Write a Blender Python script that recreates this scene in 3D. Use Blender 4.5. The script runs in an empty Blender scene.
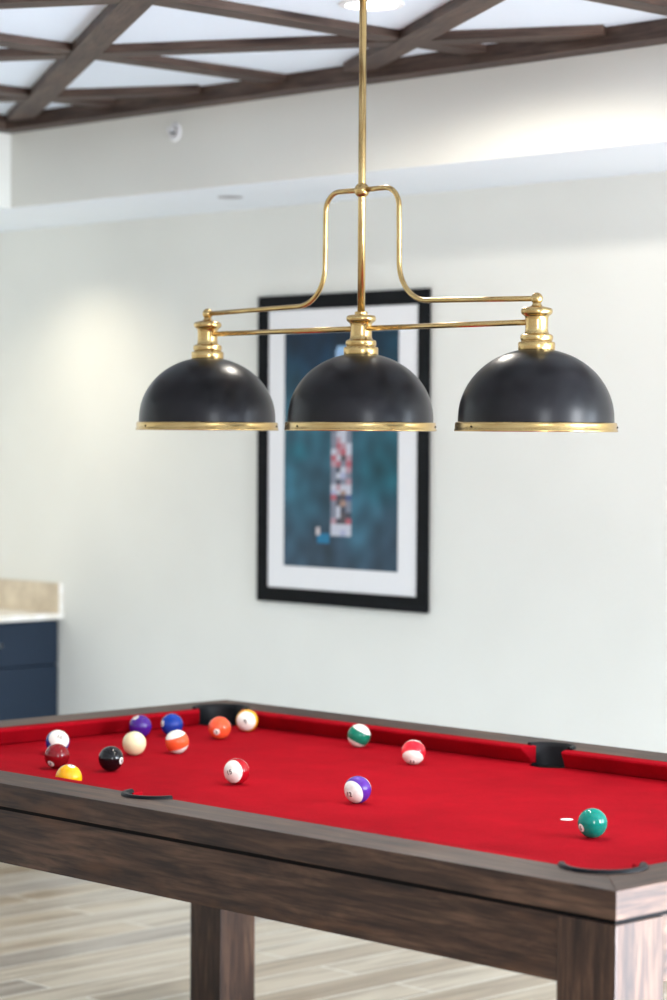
import bpy, bmesh, math, random
from mathutils import Vector, Matrix, noise

random.seed(7)
C = bpy.context.scene.collection
PI = math.pi
Z0 = 0.79                      # height of the cloth above the floor

# ------------------------------------------------------------------ camera
CAM = Vector((3.7884, -3.7845, 0.7677 + Z0))
YAW, PITCH, ROLL, FPX = 0.8012, 0.0264, 0.0061, 2483.1
fw = Vector((-math.sin(YAW) * math.cos(PITCH), math.cos(YAW) * math.cos(PITCH), -math.sin(PITCH)))
rt0 = Vector((math.cos(YAW), math.sin(YAW), 0))
up0 = rt0.cross(fw)
rt = rt0 * math.cos(ROLL) + up0 * math.sin(ROLL)
up = -rt0 * math.sin(ROLL) + up0 * math.cos(ROLL)
cd = bpy.data.cameras.new('camera')
cam = bpy.data.objects.new('camera', cd)
C.objects.link(cam)
cam.matrix_world = Matrix(((rt.x, up.x, -fw.x, CAM.x), (rt.y, up.y, -fw.y, CAM.y), (rt.z, up.z, -fw.z, CAM.z), (0, 0, 0, 1)))
cd.sensor_fit = 'VERTICAL'
cd.sensor_height = 36.0
cd.lens = FPX * 36.0 / 1000.0
cd.dof.use_dof = True
cd.dof.focus_distance = 5.05
cd.dof.aperture_fstop = 3.4
cd.clip_end = 60
bpy.context.scene.camera = cam

# ------------------------------------------------------------------ materials
def s2l(c):
    return tuple((v / 255 / 12.92) if v / 255 <= 0.04045 else ((v / 255 + 0.055) / 1.055) ** 2.4 for v in c)

def mat(name, rgb=(200, 200, 200), rough=0.5, metal=0.0, spec=0.5, coat=0.0, sheen=0.0):
    m = bpy.data.materials.new(name)
    m.use_nodes = True
    b = m.node_tree.nodes['Principled BSDF']
    b.inputs['Base Color'].default_value = (*s2l(rgb), 1)
    b.inputs['Roughness'].default_value = rough
    b.inputs['Metallic'].default_value = metal
    b.inputs['Specular IOR Level'].default_value = spec
    b.inputs['Coat Weight'].default_value = coat
    b.inputs['Coat Roughness'].default_value = 0.04
    b.inputs['Sheen Weight'].default_value = sheen
    return m

class N:
    """small node-tree helper"""
    def __init__(self, m):
        self.t = m.node_tree
        self.b = self.t.nodes['Principled BSDF']
    def n(self, typ, **kw):
        x = self.t.nodes.new(typ)
        for k, v in kw.items():
            if k.startswith('i_'):
                x.inputs[k[2:].replace('_', ' ')].default_value = v
            else:
                setattr(x, k, v)
        return x
    def l(self, a, ao, b, bi):
        self.t.links.new(a.outputs[ao], b.inputs[bi])
    def coords(self, scale=(1, 1, 1), loc=(0, 0, 0), rot=(0, 0, 0)):
        tc = self.n('ShaderNodeTexCoord')
        mp = self.n('ShaderNodeMapping')
        mp.inputs['Scale'].default_value = scale
        mp.inputs['Location'].default_value = loc
        mp.inputs['Rotation'].default_value = rot
        self.l(tc, 'Object', mp, 'Vector')
        return mp
    def ramp(self, stops):
        r = self.n('ShaderNodeValToRGB')
        e = r.color_ramp.elements
        while len(e) > 1:
            e.remove(e[0])
        e[0].position = stops[0][0]
        e[0].color = (*s2l(stops[0][1]), 1)
        for p, c in stops[1:]:
            q = e.new(p)
            q.color = (*s2l(c), 1)
        return r
    def mix(self, blend='MIX', fac=0.5):
        x = self.n('ShaderNodeMix', data_type='RGBA', blend_type=blend)
        x.inputs[0].default_value = fac
        return x
    def bump(self, src, so, strength=0.2, dist=0.002):
        bp = self.n('ShaderNodeBump')
        bp.inputs['Strength'].default_value = strength
        bp.inputs['Distance'].default_value = dist
        self.l(src, so, bp, 'Height')
        self.l(bp, 'Normal', self.b, 'Normal')

def paint(name, rgb, var=6, scale=60, rough=0.75):
    m = mat(name, rgb, rough, spec=0.25)
    h = N(m)
    mp = h.coords()
    lo = h.n('ShaderNodeTexNoise', i_Scale=1.3, i_Detail=3.0)
    h.l(mp, 'Vector', lo, 'Vector')
    r = h.ramp([(0.3, tuple(max(0, c - var) for c in rgb)), (0.7, tuple(min(255, c + var // 2) for c in rgb))])
    h.l(lo, 'Fac', r, 'Fac')
    h.l(r, 'Color', h.b, 'Base Color')
    fi = h.n('ShaderNodeTexNoise', i_Scale=scale, i_Detail=4.0)
    h.l(mp, 'Vector', fi, 'Vector')
    h.bump(fi, 'Fac', 0.25, 0.003)
    return m

def wood(name, axis, dark=(34, 21, 15), mid=(66, 45, 34), light=(102, 75, 58), rough=0.5, warm=(108, 68, 40), fine=1.0, spec=0.32):
    """distressed stained timber, grain along an axis (0 x, 1 y, 2 z)"""
    m = mat(name, mid, rough, spec=spec)
    h = N(m)
    sc = [30.0 * fine] * 3
    sc[axis] = 4.0 * fine
    mp = h.coords(tuple(sc))
    g = h.n('ShaderNodeTexNoise', i_Scale=1.0, i_Detail=7.0, i_Roughness=0.62, i_Distortion=0.6)
    h.l(mp, 'Vector', g, 'Vector')
    r = h.ramp([(0.30, dark), (0.5, mid), (0.72, light)])
    h.l(g, 'Fac', r, 'Fac')
    sc2 = [150.0 * fine] * 3
    sc2[axis] = 9.0 * fine
    mp2 = h.coords(tuple(sc2))
    g2 = h.n('ShaderNodeTexNoise', i_Scale=1.0, i_Detail=3.0)
    h.l(mp2, 'Vector', g2, 'Vector')
    r2 = h.ramp([(0.36, (110, 110, 110)), (0.55, (255, 255, 255))])
    h.l(g2, 'Fac', r2, 'Fac')
    mx = h.mix('MULTIPLY', 0.55)
    h.l(r, 'Color', mx, 6)
    h.l(r2, 'Color', mx, 7)
    sc3 = [9.0] * 3
    sc3[axis] = 2.6
    mp3 = h.coords(tuple(sc3), (3.1, 1.7, 0.3))
    g3 = h.n('ShaderNodeTexNoise', i_Scale=1.0, i_Detail=4.0, i_Roughness=0.6)
    h.l(mp3, 'Vector', g3, 'Vector')
    r3 = h.ramp([(0.56, (0, 0, 0)), (0.78, (200, 200, 200))])
    h.l(g3, 'Fac', r3, 'Fac')
    mx2 = h.mix('MIX')
    h.l(r3, 'Color', mx2, 0)
    h.l(mx, 2, mx2, 6)
    mx2.inputs[7].default_value = (*s2l(warm), 1)
    h.l(mx2, 2, h.b, 'Base Color')
    h.bump(g2, 'Fac', 0.35, 0.0012)
    return m

M = {}
M['wall'] = paint('greige_wall_paint', (229, 229, 223))
M['soffit'] = paint('white_soffit_paint', (240, 246, 253), 3)
M['ceil'] = paint('white_ceiling_paint', (230, 240, 252), 3)
WD = [wood('table_wood_%s' % 'xyz'[a], a) for a in range(3)]
M['gap'] = mat('dark_shadow_gap', (14, 12, 12), 0.8, spec=0.1)

BW = {}
def beam_mat(ang):
    k = round(math.degrees(ang))
    if k not in BW:
        m = wood('beam_wood_%d' % k, 0, (56, 41, 35), (78, 61, 53), (98, 81, 71), 0.55, (112, 76, 56), 1.0, 0.3)
        for n in m.node_tree.nodes:
            if n.type == 'MAPPING':
                pass
        BW[k] = m
    return BW[k]

# red cloth
m = mat('red_billiard_cloth', (164, 10, 24), 0.95, spec=0.03)
h = N(m)
mp = h.coords()
a = h.n('ShaderNodeTexNoise', i_Scale=420.0, i_Detail=3.0)
h.l(mp, 'Vector', a, 'Vector')
b_ = h.n('ShaderNodeTexNoise', i_Scale=7.0, i_Detail=5.0, i_Roughness=0.6)
h.l(mp, 'Vector', b_, 'Vector')
r1 = h.ramp([(0.32, (148, 9, 22)), (0.68, (176, 16, 33))])
h.l(a, 'Fac', r1, 'Fac')
r2 = h.ramp([(0.3, (225, 225, 225)), (0.7, (255, 255, 255))])
h.l(b_, 'Fac', r2, 'Fac')
mx = h.mix('MULTIPLY', 1.0)
h.l(r1, 'Color', mx, 6)
h.l(r2, 'Color', mx, 7)
h.l(mx, 2, h.b, 'Base Color')
h.bump(a, 'Fac', 0.25, 0.0006)
M['cloth'] = m

M['pocket'] = mat('black_pocket_leather', (9, 11, 16), 0.5, spec=0.2)
h = N(M['pocket'])
mp = h.coords()
v = h.n('ShaderNodeTexVoronoi', i_Scale=420.0)
h.l(mp, 'Vector', v, 'Vector')
h.bump(v, 'Distance', 0.2, 0.0006)

# brass, matt black shade, lining
m = mat('brushed_brass', (200, 166, 106), 0.25, metal=1.0)
h = N(m)
mp = h.coords((14, 14, 20))
a = h.n('ShaderNodeTexNoise', i_Scale=1.0, i_Detail=3.0)
h.l(mp, 'Vector', a, 'Vector')
r = h.ramp([(0.3, (190, 158, 102)), (0.7, (206, 178, 124))])
h.l(a, 'Fac', r, 'Fac')
h.l(r, 'Color', h.b, 'Base Color')
M['brass'] = m
m = mat('charcoal_enamel', (16, 16, 20), 0.30, spec=0.26)
h = N(m)
mp = h.coords()
a = h.n('ShaderNodeTexNoise', i_Scale=9.0, i_Detail=4.0)
h.l(mp, 'Vector', a, 'Vector')
r = h.ramp([(0.3, (15, 14, 16)), (0.7, (22, 20, 22))])
h.l(a, 'Fac', r, 'Fac')
h.l(r, 'Color', h.b, 'Base Color')
M['shade'] = m
M['lining'] = mat('white_enamel', (235, 235, 230), 0.4)

M['frame'] = wood('black_frame_wood', 0, (7, 9, 12), (11, 13, 17), (18, 20, 24), 0.5, (12, 14, 18), 1.0, 0.12)
M['mat'] = paint('white_mount_board', (236, 236, 238), 2, 200, 0.8)
M['navy'] = paint('navy_cabinet_paint', (31, 44, 60), 3, 120, 0.5)
M['steel'] = mat('brushed_nickel', (190, 190, 190), 0.3, metal=1.0)
m = mat('white_quartz', (240, 238, 232), 0.25)
h = N(m)
mp = h.coords()
a = h.n('ShaderNodeTexNoise', i_Scale=14.0, i_Detail=6.0, i_Roughness=0.7)
h.l(mp, 'Vector', a, 'Vector')
r = h.ramp([(0.35, (222, 214, 200)), (0.6, (242, 240, 236))])
h.l(a, 'Fac', r, 'Fac')
h.l(r, 'Color', h.b, 'Base Color')
M['quartz'] = m
m = mat('beige_stone', (214, 200, 176), 0.35)
h = N(m)
mp = h.coords()
a = h.n('ShaderNodeTexNoise', i_Scale=9.0, i_Detail=6.0, i_Roughness=0.7)
h.l(mp, 'Vector', a, 'Vector')
r = h.ramp([(0.3, (188, 172, 148)), (0.65, (226, 212, 188))])
h.l(a, 'Fac', r, 'Fac')
h.l(r, 'Color', h.b, 'Base Color')
M['stone'] = m
M['plastic'] = mat('white_plastic', (238, 238, 240), 0.4)
M['grey'] = mat('grey_metal', (168, 168, 172), 0.45, metal=0.3)
M['black'] = mat('black_ink', (24, 24, 28), 0.3)

def emit(name, rgb, strength):
    m = mat(name, rgb, 0.4)
    b = m.node_tree.nodes['Principled BSDF']
    b.inputs['Emission Color'].default_value = (*s2l(rgb), 1)
    b.inputs['Emission Strength'].default_value = strength
    return m
M['lamp_glow'] = emit('lit_lens', (255, 252, 245), 9.0)

# wood-look floor tile: planks run along Y
m = mat('wood_look_floor_tile', (190, 176, 156), 0.34, spec=0.45)
h = N(m)
mp = h.coords((1, 1, 1), (0.03, 0.06, 0), (0, 0, PI / 2))
br = h.n('ShaderNodeTexBrick', offset=0.37, offset_frequency=2, squash=1.0)
br.inputs['Color1'].default_value = (0, 0, 0, 1)
br.inputs['Color2'].default_value = (1, 1, 1, 1)
br.inputs['Mortar'].default_value = (0.5, 0.5, 0.5, 1)
br.inputs['Scale'].default_value = 1.0
br.inputs['Mortar Size'].default_value = 0.0042
br.inputs['Mortar Smooth'].default_value = 0.1
br.inputs['Brick Width'].default_value = 1.2
br.inputs['Row Height'].default_value = 0.152
h.l(mp, 'Vector', br, 'Vector')
tone = h.ramp([(0.0, (178, 158, 132)), (0.3, (206, 190, 166)), (0.7, (222, 210, 190)), (1.0, (182, 172, 160))])
h.l(br, 'Color', tone, 'Fac')
sep = h.n('ShaderNodeSeparateColor')
h.l(br, 'Color', sep, 'Color')
mp2 = h.coords((24, 1.7, 1))
off = h.n('ShaderNodeVectorMath', operation='ADD')
h.l(mp2, 'Vector', off, 0)
sc = h.n('ShaderNodeVectorMath', operation='SCALE')
sc.inputs['Scale'].default_value = 37.0
h.l(br, 'Color', sc, 0)
h.l(sc, 'Vector', off, 1)
gr = h.n('ShaderNodeTexNoise', i_Scale=1.0, i_Detail=7.0, i_Roughness=0.62, i_Distortion=0.5)
h.l(off, 'Vector', gr, 'Vector')
grr = h.ramp([(0.32, (176, 160, 140)), (0.56, (255, 255, 255))])
h.l(gr, 'Fac', grr, 'Fac')
mx = h.mix('MULTIPLY', 0.8)
h.l(tone, 'Color', mx, 6)
h.l(grr, 'Color', mx, 7)
mx2 = h.mix('MIX')
h.l(br, 'Fac', mx2, 0)
h.l(mx, 2, mx2, 6)
mx2.inputs[7].default_value = (*s2l((240, 236, 226)), 1)
h.l(mx2, 2, h.b, 'Base Color')
h.bump(gr, 'Fac', 0.1, 0.001)
M['floor'] = m

# ------------------------------------------------------------------ mesh helpers
def obj(name, bm, material, parent=None, smooth=False, loc=None):
    me = bpy.data.meshes.new(name)
    bmesh.ops.recalc_face_normals(bm, faces=bm.faces)
    bm.to_mesh(me)
    bm.free()
    for mm in (material if isinstance(material, (list, tuple)) else [material]):
        me.materials.append(mm)
    if smooth:
        for p in me.polygons:
            p.use_smooth = True
    o = bpy.data.objects.new(name, me)
    C.objects.link(o)
    if parent:
        o.parent = parent
    if loc is not None:
        o.location = loc
    return o

def tag(o, label=None, cat=None, group=None, kind=None):
    for k, v in (('label', label), ('category', cat), ('group', group), ('kind', kind)):
        if v:
            o[k] = v
    return o

def thing(name, label, cat, loc=(0, 0, 0), group=None):
    o = bpy.data.objects.new(name, None)
    o.empty_display_size = 0.1
    C.objects.link(o)
    o.location = loc
    return tag(o, label, cat, group)

def add_box(bm, x0, x1, y0, y1, z0, z1, bev=0.0):
    vs = [bm.verts.new((x, y, z)) for x in (x0, x1) for y in (y0, y1) for z in (z0, z1)]
    f = [(0, 1, 3, 2), (4, 6, 7, 5), (0, 4, 5, 1), (2, 3, 7, 6), (0, 2, 6, 4), (1, 5, 7, 3)]
    fs = [bm.faces.new([vs[i] for i in q]) for q in f]
    if bev > 0:
        es = list({e for q in fs for e in q.edges})
        bmesh.ops.bevel(bm, geom=es, offset=bev, segments=2, affect='EDGES', profile=0.7)
    return bm

def box(x0, x1, y0, y1, z0, z1, bev=0.0):
    return add_box(bmesh.new(), x0, x1, y0, y1, z0, z1, bev)

def prism(pts, z0, z1, bev=0.0):
    """vertical extrusion of a 2-D outline (may be concave)"""
    bm = bmesh.new()
    lo = [bm.verts.new((x, y, z0)) for x, y in pts]
    hi = [bm.verts.new((x, y, z1)) for x, y in pts]
    n = len(pts)
    for i in range(n):
        bm.faces.new((lo[i], lo[(i + 1) % n], hi[(i + 1) % n], hi[i]))
    t = bm.faces.new(hi)
    b = bm.faces.new(lo[::-1])
    if bev:
        es = [e for e in t.edges]
        bmesh.ops.bevel(bm, geom=es, offset=bev, segments=2, affect='EDGES', profile=0.7)
    bmesh.ops.triangulate(bm, faces=[f for f in bm.faces if len(f.verts) > 4])
    return bm

def lathe(prof, seg=64, bm=None, ox=0, oy=0, oz=0):
    bm = bm or bmesh.new()
    rings = []
    for r, z in prof:
        if r < 1e-6:
            rings.append([bm.verts.new((ox, oy, oz + z))])
        else:
            rings.append([bm.verts.new((ox + r * math.cos(2 * PI * k / seg), oy + r * math.sin(2 * PI * k / seg), oz + z)) for k in range(seg)])
    for A, B in zip(rings, rings[1:]):
        for k in range(seg):
            j = (k + 1) % seg
            if len(A) == 1 and len(B) == 1:
                continue
            if len(A) == 1:
                bm.faces.new((A[0], B[j], B[k]))
            elif len(B) == 1:
                bm.faces.new((A[k], A[j], B[0]))
            else:
                bm.faces.new((A[k], A[j], B[j], B[k]))
    return bm

def tube(path, rad, seg=20, bm=None):
    bm = bm or bmesh.new()
    P = [Vector(p) for p in path]
    rings = []
    ref = Vector((0, 1, 0))
    for i, p in enumerate(P):
        t = (P[min(i + 1, len(P) - 1)] - P[max(i - 1, 0)]).normalized()
        if abs(t.dot(ref)) > 0.95:
            ref = Vector((1, 0, 0))
        a = t.cross(ref).normalized()
        b = t.cross(a)
        rings.append([bm.verts.new(p + rad * (a * math.cos(2 * PI * k / seg) + b * math.sin(2 * PI * k / seg))) for k in range(seg)])
    for A, B in zip(rings, rings[1:]):
        for k in range(seg):
            bm.faces.new((A[k], A[(k + 1) % seg], B[(k + 1) % seg], B[k]))
    bm.faces.new(rings[0])
    bm.faces.new(rings[-1][::-1])
    return bm

def smooth_by_angle(o, deg=35):
    me = o.data
    for p in me.polygons:
        p.use_smooth = True
    bm = bmesh.new()
    bm.from_mesh(me)
    for e in bm.edges:
        if len(e.link_faces) == 2 and e.calc_face_angle(0) > math.radians(deg):
            e.smooth = False
    bm.to_mesh(me)
    bm.free()
    return o

def struct(name, bm, material):
    o = obj(name, bm, material)
    o['kind'] = 'structure'
    return o

# ------------------------------------------------------------------ the room
XL, YB, XR, YF = -4.29, 2.0, 4.4, -6.0
ZS = 1.545 + Z0        # soffit underside
ZC = 1.850 + Z0        # tray ceiling
ZB = 1.801 + Z0        # underside of the border beam
YT, XT = 1.41, -3.19   # faces of the tray
struct('floor', box(XL - 0.1, XR, YF, YB + 0.1, -0.1, 0), M['floor'])
struct('wall_back', box(XL - 0.1, XR, YB, YB + 0.1, 0, ZC + 0.1), M['wall'])
struct('wall_left', box(XL - 0.1, XL, YF, YB, 0, ZC + 0.1), M['wall'])
struct('ceiling', box(XT - 0.02, XR, YF, YT + 0.02, ZC, ZC + 0.1), M['ceil'])

def soffit(name, x0, x1, y0, y1):
    bm = box(x0, x1, y0, y1, ZS, ZC + 0.1)
    bmesh.ops.recalc_face_normals(bm, faces=bm.faces)
    for f in bm.faces:
        f.material_index = 1 if f.normal.z < -0.5 else 0
    struct(name, bm, [M['wall'], M['soffit']])
soffit('ceiling_soffit_back', XL, XR, YT, YB)
soffit('ceiling_soffit_left', XL, XT, YF, YT)
struct('baseboard_back', box(XL, XR, YB - 0.014, YB, 0, 0.11, 0.003), M['ceil'])
struct('baseboard_left', box(XL, XL + 0.014, YF, YB - 0.014, 0, 0.11, 0.003), M['ceil'])

# timber lattice under the tray ceiling: three directions, triangles of side 0.945
trim_n = [0]
def beam(p0, p1, w, z0, z1):
    p0, p1 = Vector((*p0, 0)), Vector((*p1, 0))
    d = p1 - p0
    L = d.length
    bm = box(-L / 2, L / 2, -w / 2, w / 2, z0, z1)
    trim_n[0] += 1
    o = struct('trim_%d' % trim_n[0], bm, beam_mat(0))
    o.location = (p0 + p1) / 2
    o.rotation_euler = (0, 0, math.atan2(d.y, d.x))
    return o
X0t, X1t, Y0t, Y1t = XT, -XT, -YT, YT
bt = 0.088
beam((X0t, Y1t - bt / 2), (X1t, Y1t - bt / 2), bt, ZB, ZC)
beam((X0t, Y0t + bt / 2), (X1t, Y0t + bt / 2), bt, ZB, ZC)
beam((X0t + bt / 2, Y0t + bt), (X0t + bt / 2, Y1t - bt), bt, ZB, ZC)
beam((X1t - bt / 2, Y0t + bt), (X1t - bt / 2, Y1t - bt), bt, ZB, ZC)
NODE = Vector((-1.740, 0.5814))
SIDE = 0.940
ZL = 1.824 + Z0
def clip(p, d):
    lo, hi = -99, 99
    for k, (a, b) in enumerate(((X0t + bt, X1t - bt), (Y0t + bt, Y1t - bt))):
        if abs(d[k]) < 1e-9:
            if not a < p[k] < b:
                return None
            continue
        t0, t1 = sorted(((a - p[k]) / d[k], (b - p[k]) / d[k]))
        lo, hi = max(lo, t0), min(hi, t1)
    return (p + d * lo, p + d * hi) if hi - lo > 0.15 else None
for ang, dz in ((150, 0.0), (30, 0.002), (90, 0.004)):
    d = Vector((math.cos(math.radians(ang)), math.sin(math.radians(ang))))
    nrm = Vector((-d.y, d.x))
    for k in range(-7, 8):
        seg = clip(NODE + nrm * k * SIDE * math.sqrt(3) / 2, d)
        if seg:
            beam(seg[0], seg[1], 0.083, ZL + dz, ZC)

# recessed ceiling light, soffit fitting, sprinkler
def recessed_light(x, y, z, label, lit=True, r=0.064, group=None):
    t = thing('ceiling_light', label, 'ceiling light', (x, y, z), group)
    smooth_by_angle(obj('trim_ring', lathe([(r, 0.0), (r + 0.003, -0.006), (r + 0.018, -0.004), (r + 0.02, 0.0)]), M['plastic'], t))
    obj('lens', lathe([(0, -0.002), (r * 0.6, -0.0025), (r + 0.001, -0.001)]), M['lamp_glow'] if lit else M['grey'], t, True)
    return t
recessed_light(-0.654, 0.641, ZC, 'lit round white recessed ceiling light seen behind the brass stem')
t = thing('recessed_ceiling_fitting', 'small grey round fitting set into the white underside of the soffit', 'ceiling fitting', (-2.322, 1.655, ZS + 0.001))
obj('cover_disc', lathe([(0, -0.004), (0.03, -0.0045), (0.041, -0.003), (0.043, 0.0)]), M['grey'], t, True)
t = thing('sprinkler_head', 'small white round sidewall sprinkler on the pale face under the beams', 'sprinkler', (-2.314, YT + 0.001, 1.735 + Z0))
bm = lathe([(0.010, 0.004), (0.018, 0.0045), (0.022, 0.008), (0.027, 0.007), (0.033, 0.0)], 40)
bmesh.ops.rotate(bm, verts=bm.verts, cent=(0, 0, 0), matrix=Matrix.Rotation(PI / 2, 3, 'X'))
o = obj('escutcheon', bm, M['plastic'], t, True)
bm = lathe([(0.0, 0.004), (0.0065, 0.004), (0.0065, 0.020), (0.0, 0.020)], 24)
bmesh.ops.rotate(bm, verts=bm.verts, cent=(0, 0, 0), matrix=Matrix.Rotation(PI / 2, 3, 'X'))
obj('nozzle', bm, M['gap'], t, True)
bm = box(-0.012, 0.012, -0.027, -0.025, -0.002, 0.012, 0.0008)
add_box(bm, -0.012, -0.009, -0.026, -0.004, -0.002, 0.002)
add_box(bm, 0.009, 0.012, -0.026, -0.004, -0.002, 0.002)
obj('deflector', bm, M['plastic'], t)

# ------------------------------------------------------------------ pool table
P2, P1 = 1.118, 0.559          # half length and half width between cushion noses
L2, W2 = 1.2736, 0.7147        # half outer length and width
H, T = 0.0424, 0.0474          # rail top above the cloth, rail thickness
RW = 0.119                     # width of the timber rail
LI, WI = L2 - RW, W2 - RW      # inner edges of the timber
CP, CR = (1.112, 0.553), 0.067   # corner pocket cut
SP, SR = (0.0, 0.580), 0.060     # side pocket cut
NEARX = -0.028                 # the near side pocket sits slightly off centre
tbl = thing('pool_table', 'dark distressed wood pool table with red cloth and square legs', 'pool table', (0, 0, 0))

def arc(cx, cy, r, a0, a1, n=18):
    return [(cx + r * math.cos(a0 + (a1 - a0) * k / n), cy + r * math.sin(a0 + (a1 - a0) * k / n)) for k in range(n + 1)]

def mir(pts, sx, sy):
    q = [(x * sx, y * sy) for x, y in pts]
    return q if sx * sy > 0 else q[::-1]

def ang_at_y(c, r, y, sgn):
    dy = y - c[1]
    return math.atan2(dy, sgn * math.sqrt(r * r - dy * dy))
# long rail (upper side): outer corners mitred, side pocket and both corner pockets cut out
aR0 = ang_at_y(CP, CR, WI, -1)
aM = PI / 4
pts = [(-L2, W2)]
# left corner: mirror of the right
right_arc = arc(CP[0], CP[1], CR, aM, aR0)           # from the mitre to the inner edge
side_arc = arc(SP[0], SP[1], SR, ang_at_y(SP, SR, WI, 1), ang_at_y(SP, SR, WI, -1))
left_arc = [(-x, y) for x, y in right_arc][::-1]
for sy in (1, -1):
    outline = [(L2, W2)] + right_arc + [(x + (NEARX if sy < 0 else 0), y) for x, y in side_arc] + left_arc + [(-L2, W2)]
    bm = prism(mir(outline, 1, sy), Z0 + H - T, Z0 + H, 0.0025)
    obj('rail', bm, WD[0], tbl)
# end rails
dxx = LI - CP[0]
a1 = math.atan2(math.sqrt(CR * CR - dxx * dxx) * -1, dxx)
end_out = [(L2, W2)] + [(L2, -W2)]
lower = arc(CP[0], -CP[1], CR, -aM, -a1)             # from the mitre to the inner edge at low y
upper = [(x, -y) for x, y in lower][::-1]
outline = [(L2, W2), (L2, -W2)] + lower + upper
for sx in (1, -1):
    bm = prism(mir(outline, sx, 1), Z0 + H - T, Z0 + H, 0.0025)
    obj('rail', bm, WD[1], tbl)

# dark recess between rail and frame
obj('shadow_gap', box(-L2 + 0.006, L2 - 0.006, -W2 + 0.006, W2 - 0.006, Z0 - 0.0135, Z0 + H - T - 0.0005), M['gap'], tbl)

# cloth bed with notches at the pockets
HC, HR = (1.128, 0.569), 0.062
HS, HSR = (0.0, 0.603), 0.056
q = []
by, bx = WI + 0.004, LI + 0.004
def cut_right():
    a_s = math.atan2(-math.sqrt(HR ** 2 - (bx - HC[0]) ** 2), bx - HC[0])
    a_e = math.atan2(by - HC[1], -math.sqrt(HR ** 2 - (by - HC[1]) ** 2))
    return arc(HC[0], HC[1], HR, a_s, a_e - 2 * PI, 20)
cr = cut_right()
sa0 = math.atan2(by - HS[1], math.sqrt(HSR ** 2 - (by - HS[1]) ** 2))
sa1 = math.atan2(by - HS[1], -math.sqrt(HSR ** 2 - (by - HS[1]) ** 2))
sc_ = arc(HS[0], HS[1], HSR, sa0, sa1 - 2 * PI if sa1 > 0 else sa1, 20)
top = cr + sc_ + [(-x, y) for x, y in cr][::-1]
bot = [(-x, -y) for x, y in cr + [(x - NEARX, y) for x, y in sc_] + [(-x, y) for x, y in cr][::-1]]
obj('playing_surface', prism(top + bot, Z0 - 0.02, Z0), M['cloth'], tbl)
# foot spot
sp = obj('foot_spot', lathe([(0, 0.0006), (0.0125, 0.0006), (0.013, 0.0)], 32, None, P2 / 2, 0, Z0), M['plastic'], tbl, True)
sp['label'] = 'small white spot stuck on the cloth'

# cushions: profile in (inward offset from timber edge, height above cloth)
CW = LI - P2
prof = [(-0.003, H - 0.0005), (CW * 0.55, H - 0.0008), (CW - 0.003, 0.0405), (CW, 0.0375), (CW - 0.002, 0.0345), (CW - 0.020, 0.014), (CW - 0.028, 0.0005), (-0.003, 0.0005)]
def cushion(sect, ax, along0, along1, e0, e1):
    """sect: list of (u, z); along*: end positions at the nose; e*: how much further the back reaches"""
    bm = bmesh.new()
    rings = []
    n = 10
    for k in range(n + 1):
        f = k / n
        ring = []
        for u, z in sect:
            w = 1 - max(0, min(1, u / CW))
            a0 = along0 - e0 * w
            a1 = along1 + e1 * w
            ring.append(bm.verts.new(ax(a0 + (a1 - a0) * f, u, Z0 + z)))
        rings.append(ring)
    m_ = len(sect)
    for A, B in zip(rings, rings[1:]):
        for k in range(m_):
            bm.faces.new((A[k], A[(k + 1) % m_], B[(k + 1) % m_], B[k]))
    bm.faces.new(rings[0][::-1])
    bm.faces.new(rings[-1])
    o = obj('cushion', bm, M['cloth'], tbl)
    smooth_by_angle(o, 40)
    bv = o.modifiers.new('soft', 'BEVEL')
    bv.width = 0.004
    bv.segments = 3
    bv.limit_method = 'ANGLE'
    bv.angle_limit = math.radians(50)
for sy in (1, -1):
    for s in (1, -1):
        cushion(prof, lambda a, u, z, s=s, sy=sy: (a * s, sy * (WI - u), z), 0.062 + (s * NEARX if sy < 0 else 0), P2 - 0.075, 0.016, 0.034)
for s in (1, -1):
    cushion(prof, lambda a, u, z, s=s: (s * (LI - u), a, z), -(P1 - 0.075), P1 - 0.075, 0.034, 0.034)

# pockets: curved black liner with a rolled lip, and a dark cup
def pocket(cx, cy, r, a0, a1):
    bm = bmesh.new()
    sec = [(r - 0.004, Z0 + H + 0.002), (r - 0.001, Z0 + H + 0.006), (r + 0.006, Z0 + H + 0.006), (r + 0.009, Z0 + H + 0.003), (r + 0.009, Z0 + H - 0.001), (r + 0.0005, Z0 + H - 0.004), (r + 0.0005, Z0 - 0.004), (r - 0.012, Z0 - 0.06), (r - 0.02, Z0 - 0.06), (r - 0.010, Z0 - 0.006), (r - 0.006, Z0 + H - 0.006)]
    n = 32
    rings = []
    for k in range(n + 1):
        a = a0 + (a1 - a0) * k / n
        rings.append([bm.verts.new((cx + q_ * math.cos(a), cy + q_ * math.sin(a), z)) for q_, z in sec])
    m_ = len(sec)
    for A, B in zip(rings, rings[1:]):
        for k in range(m_):
            bm.faces.new((A[k], A[(k + 1) % m_], B[(k + 1) % m_], B[k]))
    bm.faces.new(rings[0][::-1])
    bm.faces.new(rings[-1])
    o = smooth_by_angle(obj('pocket', bm, M['pocket'], tbl), 45)
    obj('pocket_cup', lathe([(r - 0.012, Z0 - 0.022), (r - 0.02, Z0 - 0.085), (0.0, Z0 - 0.095)], 40, None, cx, cy), M['pocket'], o, True)
for sx in (1, -1):
    for sy in (1, -1):
        mid = math.atan2(sy, sx)
        pocket(CP[0] * sx, CP[1] * sy, CR, mid - math.radians(100), mid + math.radians(100))
for sy in (1, -1):
    mid = sy * PI / 2
    pocket(NEARX if sy < 0 else 0, SP[1] * sy, SR, mid - math.radians(80), mid + math.radians(80))

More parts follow.
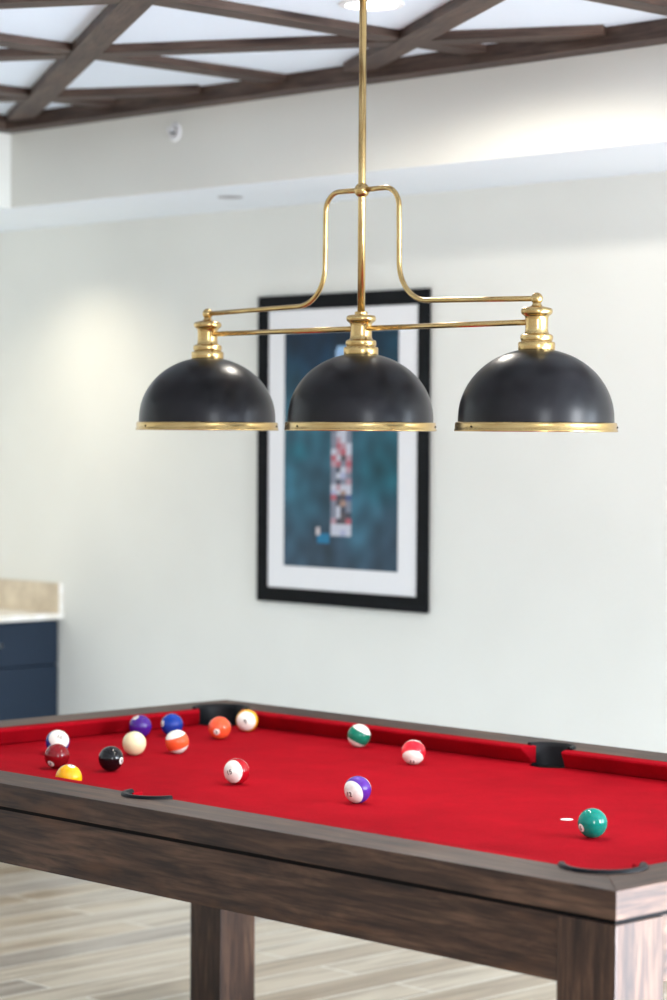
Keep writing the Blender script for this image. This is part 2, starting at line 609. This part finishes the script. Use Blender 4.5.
# aprons and legs
ZG = Z0 - 0.0135
AB = Z0 - 0.125
LW = 0.125
ins = 0.010
for sy in (1, -1):
    y0, y1 = sorted((sy * (W2 - ins), sy * (W2 - ins - 0.03)))
    obj('apron', box(-L2 + LW - 0.002, L2 - LW + 0.002, y0, y1, AB, ZG, 0.002), WD[0], tbl)
for sx in (1, -1):
    x0, x1 = sorted((sx * (L2 - ins), sx * (L2 - ins - 0.03)))
    obj('apron', box(x0, x1, -W2 + LW - 0.002, W2 - LW + 0.002, AB, ZG, 0.002), WD[1], tbl)
for sx in (1, -1):
    for sy in (1, -1):
        x0, x1 = sorted((sx * (L2 - 0.001), sx * (L2 - LW)))
        y0, y1 = sorted((sy * (W2 - 0.001), sy * (W2 - LW)))
        obj('leg', box(x0, x1, y0, y1, 0, ZG, 0.003), WD[2], tbl)
obj('bed_frame', box(-L2 + 0.1, L2 - 0.1, -W2 + 0.1, W2 - 0.1, Z0 - 0.11, Z0 - 0.0955), M['gap'], tbl)

# ------------------------------------------------------------------ pool balls
R = 0.02858
def on_plane(px, py, z):
    d = fw + rt * ((px - 333.5) / FPX) - up * ((py - 500) / FPX)
    t = (z - CAM.z) / d.z
    return CAM + d * t

WHITE = (236, 234, 224)
def ball_mat(name, rgb, striped, base=WHITE):
    m = mat(name, rgb if not striped else base, 0.05, spec=0.42)
    h = N(m)
    tc = h.n('ShaderNodeTexCoord')
    if striped:
        sep = h.n('ShaderNodeSeparateXYZ')
        h.l(tc, 'Object', sep, 'Vector')
        ab = h.n('ShaderNodeMath', operation='ABSOLUTE')
        h.l(sep, 'Z', ab, 0)
        lt = h.n('ShaderNodeMath', operation='LESS_THAN')
        lt.inputs[1].default_value = R * 0.50
        h.l(ab, 'Value', lt, 0)
        mx = h.mix('MIX')
        h.l(lt, 'Value', mx, 0)
        mx.inputs[6].default_value = (*s2l(base), 1)
        mx.inputs[7].default_value = (*s2l(rgb), 1)
        h.l(mx, 2, h.b, 'Base Color')
    else:
        nz = h.n('ShaderNodeTexNoise', i_Scale=40.0, i_Detail=2.0)
        h.l(tc, 'Object', nz, 'Vector')
        r = h.ramp([(0.3, tuple(max(0, c - 3) for c in rgb)), (0.7, tuple(min(255, c + 3) for c in rgb))])
        h.l(nz, 'Fac', r, 'Fac')
        h.l(r, 'Color', h.b, 'Base Color')
    return m

M['spot'] = mat('ball_number_white', WHITE, 0.08, spec=0.42)

def numeral_bm(txt, size):
    cu = bpy.data.curves.new('numeral', 'FONT')
    cu.body = txt
    cu.size = size
    cu.offset = size * 0.022
    cu.align_x = 'CENTER'
    cu.align_y = 'CENTER'
    cu.resolution_u = 4
    to = bpy.data.objects.new('numeral_tmp', cu)
    C.objects.link(to)
    bpy.context.view_layer.update()
    dg = bpy.context.evaluated_depsgraph_get()
    me = bpy.data.meshes.new_from_object(to.evaluated_get(dg))
    bm = bmesh.new()
    bm.from_mesh(me)
    bpy.data.objects.remove(to)
    bpy.data.curves.remove(cu)
    bpy.data.meshes.remove(me)
    xs = [v.co.x for v in bm.verts]
    ys = [v.co.y for v in bm.verts]
    cx, cy = (min(xs) + max(xs)) / 2, (min(ys) + max(ys)) / 2
    bmesh.ops.subdivide_edges(bm, edges=[e for e in bm.edges if e.calc_length() > 0.0025], cuts=2)
    for v in bm.verts:
        p = Vector((v.co.x - cx, v.co.y - cy, R))
        v.co = p.normalized() * (R + 0.00035)
    return bm

def spot_bm(r):
    n = 6
    prof = []
    for k in range(n + 1):
        a = r / R * k / n
        prof.append(((R + 0.00015) * math.sin(a), (R + 0.00015) * math.cos(a)))
    prof.append(((R - 0.0002) * math.sin(r / R), (R - 0.0002) * math.cos(r / R)))
    return lathe(prof, 40)

def flip(bm):
    bmesh.ops.rotate(bm, verts=bm.verts, cent=(0, 0, 0), matrix=Matrix.Rotation(PI, 3, 'X'))
    return bm

BALLS = [
    # num, px, py, colour, striped, pole direction in view (right, up), spin, colour words, place words
    ('10', 57.5, 742.0, (28, 60, 140), True, (0.23, 0.43), -25, 'white pool ball with a blue stripe, numbered 10, behind the maroon ball'),
    ('7', 57.0, 756.2, (122, 14, 22), False, (-0.50, -0.64), 10, 'solid maroon pool ball in front of the blue striped one'),
    ('1', 68.7, 777.8, (246, 176, 10), False, (0.20, 0.90), 0, 'solid yellow pool ball half hidden by the near rail'),
    ('8', 111.0, 758.8, (14, 13, 16), False, (0.85, -0.16), 15, 'solid black pool ball on the red cloth'),
    ('', 134.3, 743.5, (226, 214, 172), False, (0, 0), 0, 'plain cream cue ball without a number'),
    ('4', 140.4, 726.5, (66, 26, 128), False, (-0.42, 0.80), 20, 'solid purple pool ball behind the cream cue ball'),
    ('2', 172.0, 724.9, (18, 56, 150), False, (-0.88, 0.10), 0, 'solid blue pool ball behind the orange striped one'),
    ('13', 177.1, 741.8, (240, 92, 52), True, (-0.30, 0.93), 0, 'white pool ball with an orange stripe in front of the blue ball'),
    ('5', 219.6, 728.0, (240, 88, 52), False, (-0.26, -0.36), 8, 'solid orange pool ball numbered 5 before the corner pocket'),
    ('9', 247.0, 720.5, (246, 172, 30), True, (-0.15, -0.12), 20, 'white pool ball with a yellow stripe against the far cushion by the corner pocket'),
    ('15', 236.7, 771.4, (164, 14, 28), True, (-0.55, -0.07), 15, 'white pool ball with a dark red stripe on its right side, middle of the cloth'),
    ('12', 357.7, 789.7, (88, 40, 150), True, (-0.60, -0.35), 10, 'white pool ball with a purple stripe'),
    ('14', 359.0, 735.7, (10, 112, 88), True, (0.45, 0.88), 0, 'white pool ball with a green stripe near the far cushion'),
    ('11', 413.4, 752.3, (222, 36, 52), True, (-0.10, -0.78), 0, 'white pool ball with a bright red stripe on top'),
    ('6', 592.5, 823.2, (0, 128, 112), False, (-0.78, -0.33), 10, 'solid teal green pool ball nearest the camera on the right'),
]
bc = {}
for num, px, py, rgb, striped, (dx, dy), spin, label in BALLS:
    pos = on_plane(px, py, Z0 + R)
    bm = bmesh.new()
    bmesh.ops.create_uvsphere(bm, u_segments=48, v_segments=28, radius=R)
    o = obj('pool_ball', bm, ball_mat('ball_%s' % (num or 'cue'), rgb, striped), None, True)
    # pole (local Z) toward the direction seen in the photo
    view = (CAM - pos).normalized()
    vr = rt - view * rt.dot(view)
    vr.normalize()
    vu = view.cross(vr)
    dz = math.sqrt(max(0.0, 1 - dx * dx - dy * dy))
    pole = (vr * dx + vu * dy + view * dz).normalized()
    ux = vr.copy() * math.cos(math.radians(spin)) + vu * math.sin(math.radians(spin))
    ux = (ux - pole * ux.dot(pole)).normalized()
    uy = pole.cross(ux)
    o.matrix_world = Matrix(((ux.x, uy.x, pole.x, pos.x), (ux.y, uy.y, pole.y, pos.y), (ux.z, uy.z, pole.z, Z0 + R + 0.0002), (0, 0, 0, 1)))
    tag(o, label, 'pool ball', 'pool balls on the red cloth')
    if num:
        for side in (0, 1):
            sb = spot_bm(0.0082)
            nb = numeral_bm(num, (0.0165 if len(num) == 1 else 0.0145) if striped else 0.0125)
            if side:
                flip(sb)
                flip(nb)
            s_ = obj('number_spot', sb, M['spot'], o, True)
            s_['label'] = 'white spot with the number %s' % num
            obj('numeral', nb, M['black'], s_)

# ------------------------------------------------------------------ pendant lamp over the table
LX, LY = -0.0185, -0.0165
LS = 0.5015
lamp = thing('pendant_lamp', 'three-shade brass pendant lamp with black domes hanging over the pool table', 'pendant lamp', (LX, LY, Z0))
ztop = ZC - Z0
obj('stem', tube([(0, 0, 1.022), (0, 0, 1.3), (0, 0, ztop - 0.02)], 0.0082, 24), M['brass'], lamp, True)
smooth_by_angle(obj('canopy', lathe([(0, ztop - 0.026), (0.02, ztop - 0.026), (0.058, ztop - 0.014), (0.064, ztop)]), M['brass'], lamp))
bm = bmesh.new()
bmesh.ops.create_uvsphere(bm, u_segments=32, v_segments=20, radius=0.0165, matrix=Matrix.Translation((0, 0, 1.293)))
obj('joint_ball', bm, M['brass'], lamp, True)

def arm_path(s):
    P = [(0.0, 1.293), (0.05, 1.294), (0.070, 1.294)]
    r = 0.042
    P += [(0.070 + r * math.sin(a), 1.294 - r + r * math.cos(a)) for a in [PI / 2 * k / 10 for k in range(1, 11)]]
    P += [(0.1125, 1.22), (0.113, 1.17), (0.1135, 1.134)]
    r = 0.084
    P += [(0.1135 + r - r * math.cos(a), 1.134 - r * math.sin(a)) for a in [PI / 2 * k / 12 for k in range(1, 12)]]
    P += [(0.1975, 1.0497), (0.23, 1.049), (0.35, 1.0465), (LS, 1.043)]
    return [(s * x, 0, z) for x, z in P]
for s in (1, -1):
    obj('arm', tube(arm_path(s), 0.0056, 18), M['brass'], lamp, True)
    a_ = obj('crossbar', tube([(s * 0.016, 0, 0.996), (s * 0.25, 0, 0.996), (s * (LS - 0.016), 0, 0.996)], 0.0058, 18), M['brass'], lamp, True)
    bm = bmesh.new()
    bmesh.ops.create_uvsphere(bm, u_segments=24, v_segments=16, radius=0.0122, matrix=Matrix.Translation((s * LS, 0, 1.043)))
    obj('finial', bm, M['brass'], lamp, True)

RB = 0.1570
outer = [(0.0, 0.9435), (0.02, 0.943)]
nst = 22
for k in range(3, nst + 1):
    a = PI / 2 * k / nst
    outer.append((RB * math.sin(a) ** 0.98, 0.802 + 0.141 * math.cos(a)))
outer += [(RB + 0.0004, 0.793)]
inner = [(0.0, 0.9395)]
for k in range(3, nst + 1):
    a = PI / 2 * k / nst
    inner.append(((RB - 0.003) * math.sin(a) ** 0.98, 0.802 + 0.137 * math.cos(a)))
inner += [(RB - 0.003, 0.779)]
rim = [(RB - 0.0025, 0.7925), (RB + 0.001, 0.7945), (0.1612, 0.7940), (0.1626, 0.7925), (0.1630, 0.7895), (0.1632, 0.7805), (0.1646, 0.7790), (0.1646, 0.7765), (0.1630, 0.7755), (RB - 0.0015, 0.7757), (RB - 0.0028, 0.778), (RB - 0.0025, 0.7925)]
collar = [(0.0, 0.938), (0.0360, 0.938), (0.0372, 0.940), (0.0374, 0.953), (0.0362, 0.9555), (0.0318, 0.9565), (0.0312, 0.958), (0.0325, 0.960), (0.0332, 0.9645), (0.0325, 0.969), (0.0300, 0.971), (0.0252, 0.9725), (0.0236, 0.976), (0.0230, 0.982), (0.0230, 1.000), (0.0238, 1.0065), (0.0262, 1.009), (0.0285, 1.0105), (0.0308, 1.0125), (0.0322, 1.0165), (0.0318, 1.0205), (0.0295, 1.0235), (0.0240, 1.0250), (0.0150, 1.0255), (0.0140, 1.0265), (0.0140, 1.031), (0.0120, 1.0325), (0.0, 1.0325)]
collar_end = collar[:-5] + [(0.0170, 1.0265), (0.0110, 1.0285), (0.0085, 1.033), (0.0075, 1.040), (0.0, 1.040)]
for i, x in enumerate((-LS, 0, LS)):
    sh = smooth_by_angle(obj('shade', lathe(outer, 96, None, x), M['shade'], lamp), 40)
    smooth_by_angle(obj('shade_lining', lathe(inner, 96, None, x), M['lining'], sh), 40)
    smooth_by_angle(obj('rim', lathe(rim, 96, None, x), M['brass'], sh), 50)
    smooth_by_angle(obj('collar', lathe(collar if x == 0 else collar_end, 64, None, x), M['brass'], sh), 40)
    smooth_by_angle(obj('bulb', lathe([(0, 0.835), (0.018, 0.838), (0.030, 0.855), (0.028, 0.872), (0.014, 0.9), (0.013, 0.938)], 32, None, x), M['lining'], sh), 60)
    # rivets on the brass rim
    for ang in (-100, 35):
        a = math.radians(ang)
        bm = bmesh.new()
        bmesh.ops.create_uvsphere(bm, u_segments=10, v_segments=8, radius=0.0022, matrix=Matrix.Translation((x + 0.163 * math.cos(a), 0.163 * math.sin(a), 0.785)))
        obj('rivet', bm, M['gap'], sh, True)

# ------------------------------------------------------------------ framed picture on the back wall
PX0, PX1, PZ0, PZ1 = -2.544, -1.733, 0.1935 + Z0, 1.2395 + Z0
pic = thing('framed_picture', 'tall black framed picture with white mount and dark teal artwork on the back wall', 'picture', ((PX0 + PX1) / 2, YB, PZ0))
pcx = (PX0 + PX1) / 2
hw, hh = (PX1 - PX0) / 2, PZ1 - PZ0
fb = 0.050
bm = bmesh.new()
o4 = [(-hw, 0), (hw, 0), (hw, hh), (-hw, hh)]
i4 = [(-hw + fb, fb), (hw - fb, fb), (hw - fb, hh - fb), (-hw + fb, hh - fb)]
yo, yi = -0.018, -0.014
rings = [[bm.verts.new((x, -0.002, z)) for x, z in o4], [bm.verts.new((x, yo, z)) for x, z in o4], [bm.verts.new((x, yi, z)) for x, z in i4], [bm.verts.new((x, -0.002, z)) for x, z in i4]]
for A, B in zip(rings, rings[1:] + rings[:1]):
    for k in range(4):
        bm.faces.new((A[k], A[(k + 1) % 4], B[(k + 1) % 4], B[k]))
fr = obj('frame', bm, M['frame'], pic)
bv = fr.modifiers.new('edge', 'BEVEL')
bv.width = 0.002
bv.segments = 2
obj('mount', box(-hw + fb - 0.004, hw - fb + 0.004, -0.010, -0.003, fb - 0.004, hh - fb + 0.004), M['mat'], pic)

# artwork sheet with painted colours held per vertex
ax0, ax1, az0, az1 = -2.413 - pcx, -1.869 - pcx, 0.320 + Z0 - PZ0, 1.112 + Z0 - PZ0
GX, GZ = 84, 120
tw0, tw1 = -2.183 - pcx, -2.089 - pcx
tz0 = 0.430 + Z0 - PZ0
tz1 = 0.93 + Z0 - PZ0
tip = 1.065 + Z0 - PZ0
rows = ['GWWG', 'GPWG', 'GRPW', 'WPRW', 'RWDP', 'PRGR', 'GKWP', 'GWVG', 'GKGP', 'WPWW', 'VWOW', 'RKDB', 'GDOG', 'GWKG', 'GWDK', 'PKDR', 'WWWW', 'WWVW', 'POPR', 'GWGW', 'PRWG', 'GKPW', 'WGWP', 'GPRG', 'WWGW', 'KGWG']
PALC = {'G': (128, 132, 146), 'W': (226, 226, 236), 'P': (206, 150, 158), 'R': (206, 84, 92), 'D': (70, 58, 58), 'K': (48, 50, 60), 'V': (188, 192, 226), 'O': (186, 138, 112), 'B': (52, 74, 130)}
def lerp(a, b, t):
    t = max(0, min(1, t))
    return tuple(x + (y - x) * t for x, y in zip(a, b))
def art_colour(x, z):
    u = (x - ax0) / (ax1 - ax0)
    w = (z - az0) / (az1 - az0)
    n1 = noise.noise(Vector((u * 3.2, w * 4.2, 0.3)))
    n2 = noise.noise(Vector((u * 9, w * 12, 4.1)))
    low = (62, 88, 108)
    midc = (52, 108, 128)
    topc = (4, 44, 72)
    c = lerp(low, midc, (w - 0.05) * 2.1 + n1 * 0.5)
    c = lerp(c, topc, (w - 0.66) * 3.6 + n1 * 0.35)
    if u > 0.72 and w > 0.75:
        c = lerp(c, (16, 66, 88), (u - 0.72) * 4)
    teal = max(0, 1 - ((u - 0.9) ** 2 / 0.09 + (w - 0.42) ** 2 / 0.03))
    c = lerp(c, (30, 112, 128), teal * 0.8)
    blot = max(0, 1 - ((u - 0.12) ** 2 / 0.02 + (w - 0.49) ** 2 / 0.003))
    c = lerp(c, (40, 130, 150), blot * 0.7)
    c = tuple(max(0, v * (0.84 + 0.25 * n2 + 0.22 * n1)) for v in c)
    if tw0 <= x <= tw1 and tz0 <= z <= tz1:
        i = int((tz1 - z) / (tz1 - tz0) * len(rows))
        j = int((x - tw0) / (tw1 - tw0) * 4)
        i, j = min(i, len(rows) - 1), min(j, 3)
        # listed from the middle of the column downwards; the upper third repeats the lower rows
        c = lerp(PALC[rows[(i - 8) % len(rows)][j]], (120, 128, 146), 0.3)
    elif z > tz1 and z < tip:
        t_ = (z - tz1) / (tip - tz1)
        cxm = (tw0 + tw1) / 2
        if abs(x - cxm) < (tw1 - tw0) / 2 * (1 - 0.55 * t_):
            c = lerp((170, 176, 200), (150, 190, 228), t_)
    fx0, fz0 = -2.251 - pcx, 0.402 + Z0 - PZ0
    if fx0 <= x <= fx0 + 0.062 and fz0 <= z <= fz0 + 0.036:
        c = (30, 118, 158)
    if fx0 - 0.006 <= x <= fx0 + 0.018 and fz0 + 0.03 <= z <= fz0 + 0.052:
        c = (206, 196, 196)
    return c
bm = bmesh.new()
lay = bm.loops.layers.float_color.new('paint')
grid = [[bm.verts.new((ax0 + (ax1 - ax0) * i / GX, -0.0112, az0 + (az1 - az0) * k / GZ)) for i in range(GX + 1)] for k in range(GZ + 1)]
for k in range(GZ):
    for i in range(GX):
        f = bm.faces.new((grid[k][i], grid[k][i + 1], grid[k + 1][i + 1], grid[k + 1][i]))
        for lp in f.loops:
            lp[lay] = (*s2l(art_colour(lp.vert.co.x, lp.vert.co.z)), 1)
m = mat('artwork_print', (40, 90, 110), 0.55, spec=0.3)
h = N(m)
vc = h.n('ShaderNodeVertexColor', layer_name='paint')
h.l(vc, 'Color', h.b, 'Base Color')
ar = obj('artwork', bm, m, pic)
ar['label'] = 'dark teal print with a patchwork column in pink, white and grey'

# ------------------------------------------------------------------ cabinet and worktop in the far left corner
XC = -3.640                      # worktop front edge
CT = 0.087 + Z0                  # worktop top
cx1 = XC - 0.028                 # cabinet face
yr = YB - 0.004
cw = 0.60
cab = thing('base_cabinet', 'navy blue base cabinet with a drawer under the white worktop', 'cabinet', (XL, YB, 0))
def lb(x0, x1, y0, y1, z0, z1, b=0.0):
    return box(x0 - XL, x1 - XL, y0 - YB, y1 - YB, z0, z1, b)
ctb = CT - 0.022
obj('carcass', lb(XL + 0.016, cx1 - 0.02, yr - cw, yr, 0.10, ctb), M['navy'], cab)
obj('plinth', lb(XL + 0.016, cx1 - 0.08, yr - cw, yr, 0.0, 0.10), M['gap'], cab)
dz0 = -0.104 + Z0
dr = obj('drawer', lb(cx1 - 0.02, cx1, yr - cw + 0.003, yr - 0.003, dz0, ctb - 0.006, 0.002), M['navy'], cab)
do = obj('door', lb(cx1 - 0.02, cx1, yr - cw + 0.003, yr - 0.003, 0.105, dz0 - 0.006, 0.002), M['navy'], cab)
def pull(parent, yc, zc, vert=False, Lh=0.064):
    bm = bmesh.new()
    X = cx1 - XL
    y = yc - YB
    if vert:
        tube([(X + 0.028, y, zc - Lh), (X + 0.028, y, zc), (X + 0.028, y, zc + Lh)], 0.006, 12, bm)
        for s in (-1, 1):
            tube([(X - 0.002, y, zc + s * Lh * 0.8), (X + 0.028, y, zc + s * Lh * 0.8)], 0.005, 10, bm)
    else:
        tube([(X + 0.028, y - Lh, zc), (X + 0.028, y, zc), (X + 0.028, y + Lh, zc)], 0.006, 12, bm)
        for s in (-1, 1):
            tube([(X - 0.002, y + s * Lh * 0.8, zc), (X + 0.028, y + s * Lh * 0.8, zc)], 0.005, 10, bm)
    o = obj('handle', bm, M['steel'], parent, True)
    o['label'] = 'brushed metal handle'
pull(dr, 1.647, -0.021 + Z0)
pull(do, yr - cw + 0.05, dz0 - 0.12, True)
wt = thing('worktop', 'white stone worktop with a beige side splash in the far left corner', 'worktop', (XL, YB, ctb))
def lw(x0, x1, y0, y1, z0, z1, b=0.0):
    return box(x0 - XL, x1 - XL, y0 - YB, y1 - YB, z0 - ctb, z1 - ctb, b)
obj('slab', lw(XL + 0.002, XC, yr - cw - 0.6, YB - 0.002, ctb + 0.0005, CT, 0.003), M['quartz'], wt)
bm = lw(XL + 0.002, XC, YB - 0.024, YB - 0.002, CT, CT + 0.114, 0.002)
bmesh.ops.recalc_face_normals(bm, faces=bm.faces)
for f in bm.faces:
    f.material_index = 1 if f.normal.y < -0.8 else 0
obj('side_splash', bm, [M['quartz'], M['stone']], wt)
obj('back_splash', lw(XL + 0.002, XL + 0.024, yr - cw - 0.6, YB - 0.026, CT, CT + 0.114, 0.002), M['quartz'], wt)
# ------------------------------------------------------------------ light
def area(name, loc, target, sx, sy, power, rgb, spread=PI):
    l = bpy.data.lights.new(name, 'AREA')
    l.shape = 'RECTANGLE'
    l.size, l.size_y = sx, sy
    l.energy = power
    l.color = rgb
    l.spread = spread
    o = bpy.data.objects.new(name, l)
    C.objects.link(o)
    o.location = loc
    d = Vector(target) - Vector(loc)
    o.rotation_euler = d.to_track_quat('-Z', 'Y').to_euler()
    return o
def spot(name, loc, power, rgb, size=150, blend=0.8, radius=0.05):
    l = bpy.data.lights.new(name, 'SPOT')
    l.energy = power
    l.color = rgb
    l.spot_size = math.radians(size)
    l.spot_blend = blend
    l.shadow_soft_size = radius
    o = bpy.data.objects.new(name, l)
    C.objects.link(o)
    o.location = loc
    return o
DAY = (0.90, 0.95, 1.0)
SKY = (0.74, 0.86, 1.0)
WARM = (1.0, 0.93, 0.82)
# windows on the right side of the room, and unseen fill lamps for the table end, ceiling and lower wall
area('window_light', (4.3, 0.85, 1.80), (0.0, 0.3, 1.5), 0.9, 1.3, 130, DAY)
area('window_light', (4.3, -2.75, 1.80), (0.0, -0.6, 1.5), 0.7, 1.3, 60, DAY)
area('end_reflection_fill', (3.2, 1.96, 1.0), (3.0, 0.0, 0.9), 1.7, 1.9, 150, SKY)  # unseen lamp added for the table end to reflect
area('table_end_fill', (4.2, 0.2, 0.36), (1.27, -0.35, 0.62), 0.8, 0.5, 66, SKY, math.radians(50))  # unseen narrow lamp added to whiten the table end and legs
area('bounce_fill', (2.6, 0.4, 0.1), (0.4, 0.6, 3.2), 1.6, 1.6, 74, SKY)  # unseen upward lamp added to brighten soffit and ceiling
area('bounce_fill', (-1.9, 1.35, 0.04), (-1.9, 1.85, 0.9), 4.6, 0.5, 10, (0.58, 0.78, 1.0))  # lamp added out of sight behind the table, tints the lower wall blue
# recessed lights and the three bulbs of the pendant
spot('downlight', (-0.654, 0.641, ZC - 0.02), 36, WARM, 168, 0.25, 0.055)
spot('downlight', (-3.45, 1.56, ZS - 0.02), 23, (1.0, 0.88, 0.66), 140, 1.0)
for x in (-LS, 0, LS):
    spot('pendant_bulb', (LX + x, LY, 0.825 + Z0), 8.0, (1.0, 0.95, 0.88), 150, 0.5, 0.02)

w = bpy.data.worlds.new('world')
bpy.context.scene.world = w
w.use_nodes = True
bg = w.node_tree.nodes['Background']
bg.inputs['Color'].default_value = (0.94, 0.965, 1.0, 1)
bg.inputs['Strength'].default_value = 0.8

sc_ = bpy.context.scene
sc_.view_settings.view_transform = 'Standard'
sc_.view_settings.look = 'None'
sc_.view_settings.exposure = 0.15
sc_.cycles.max_bounces = 8
sc_.cycles.diffuse_bounces = 5
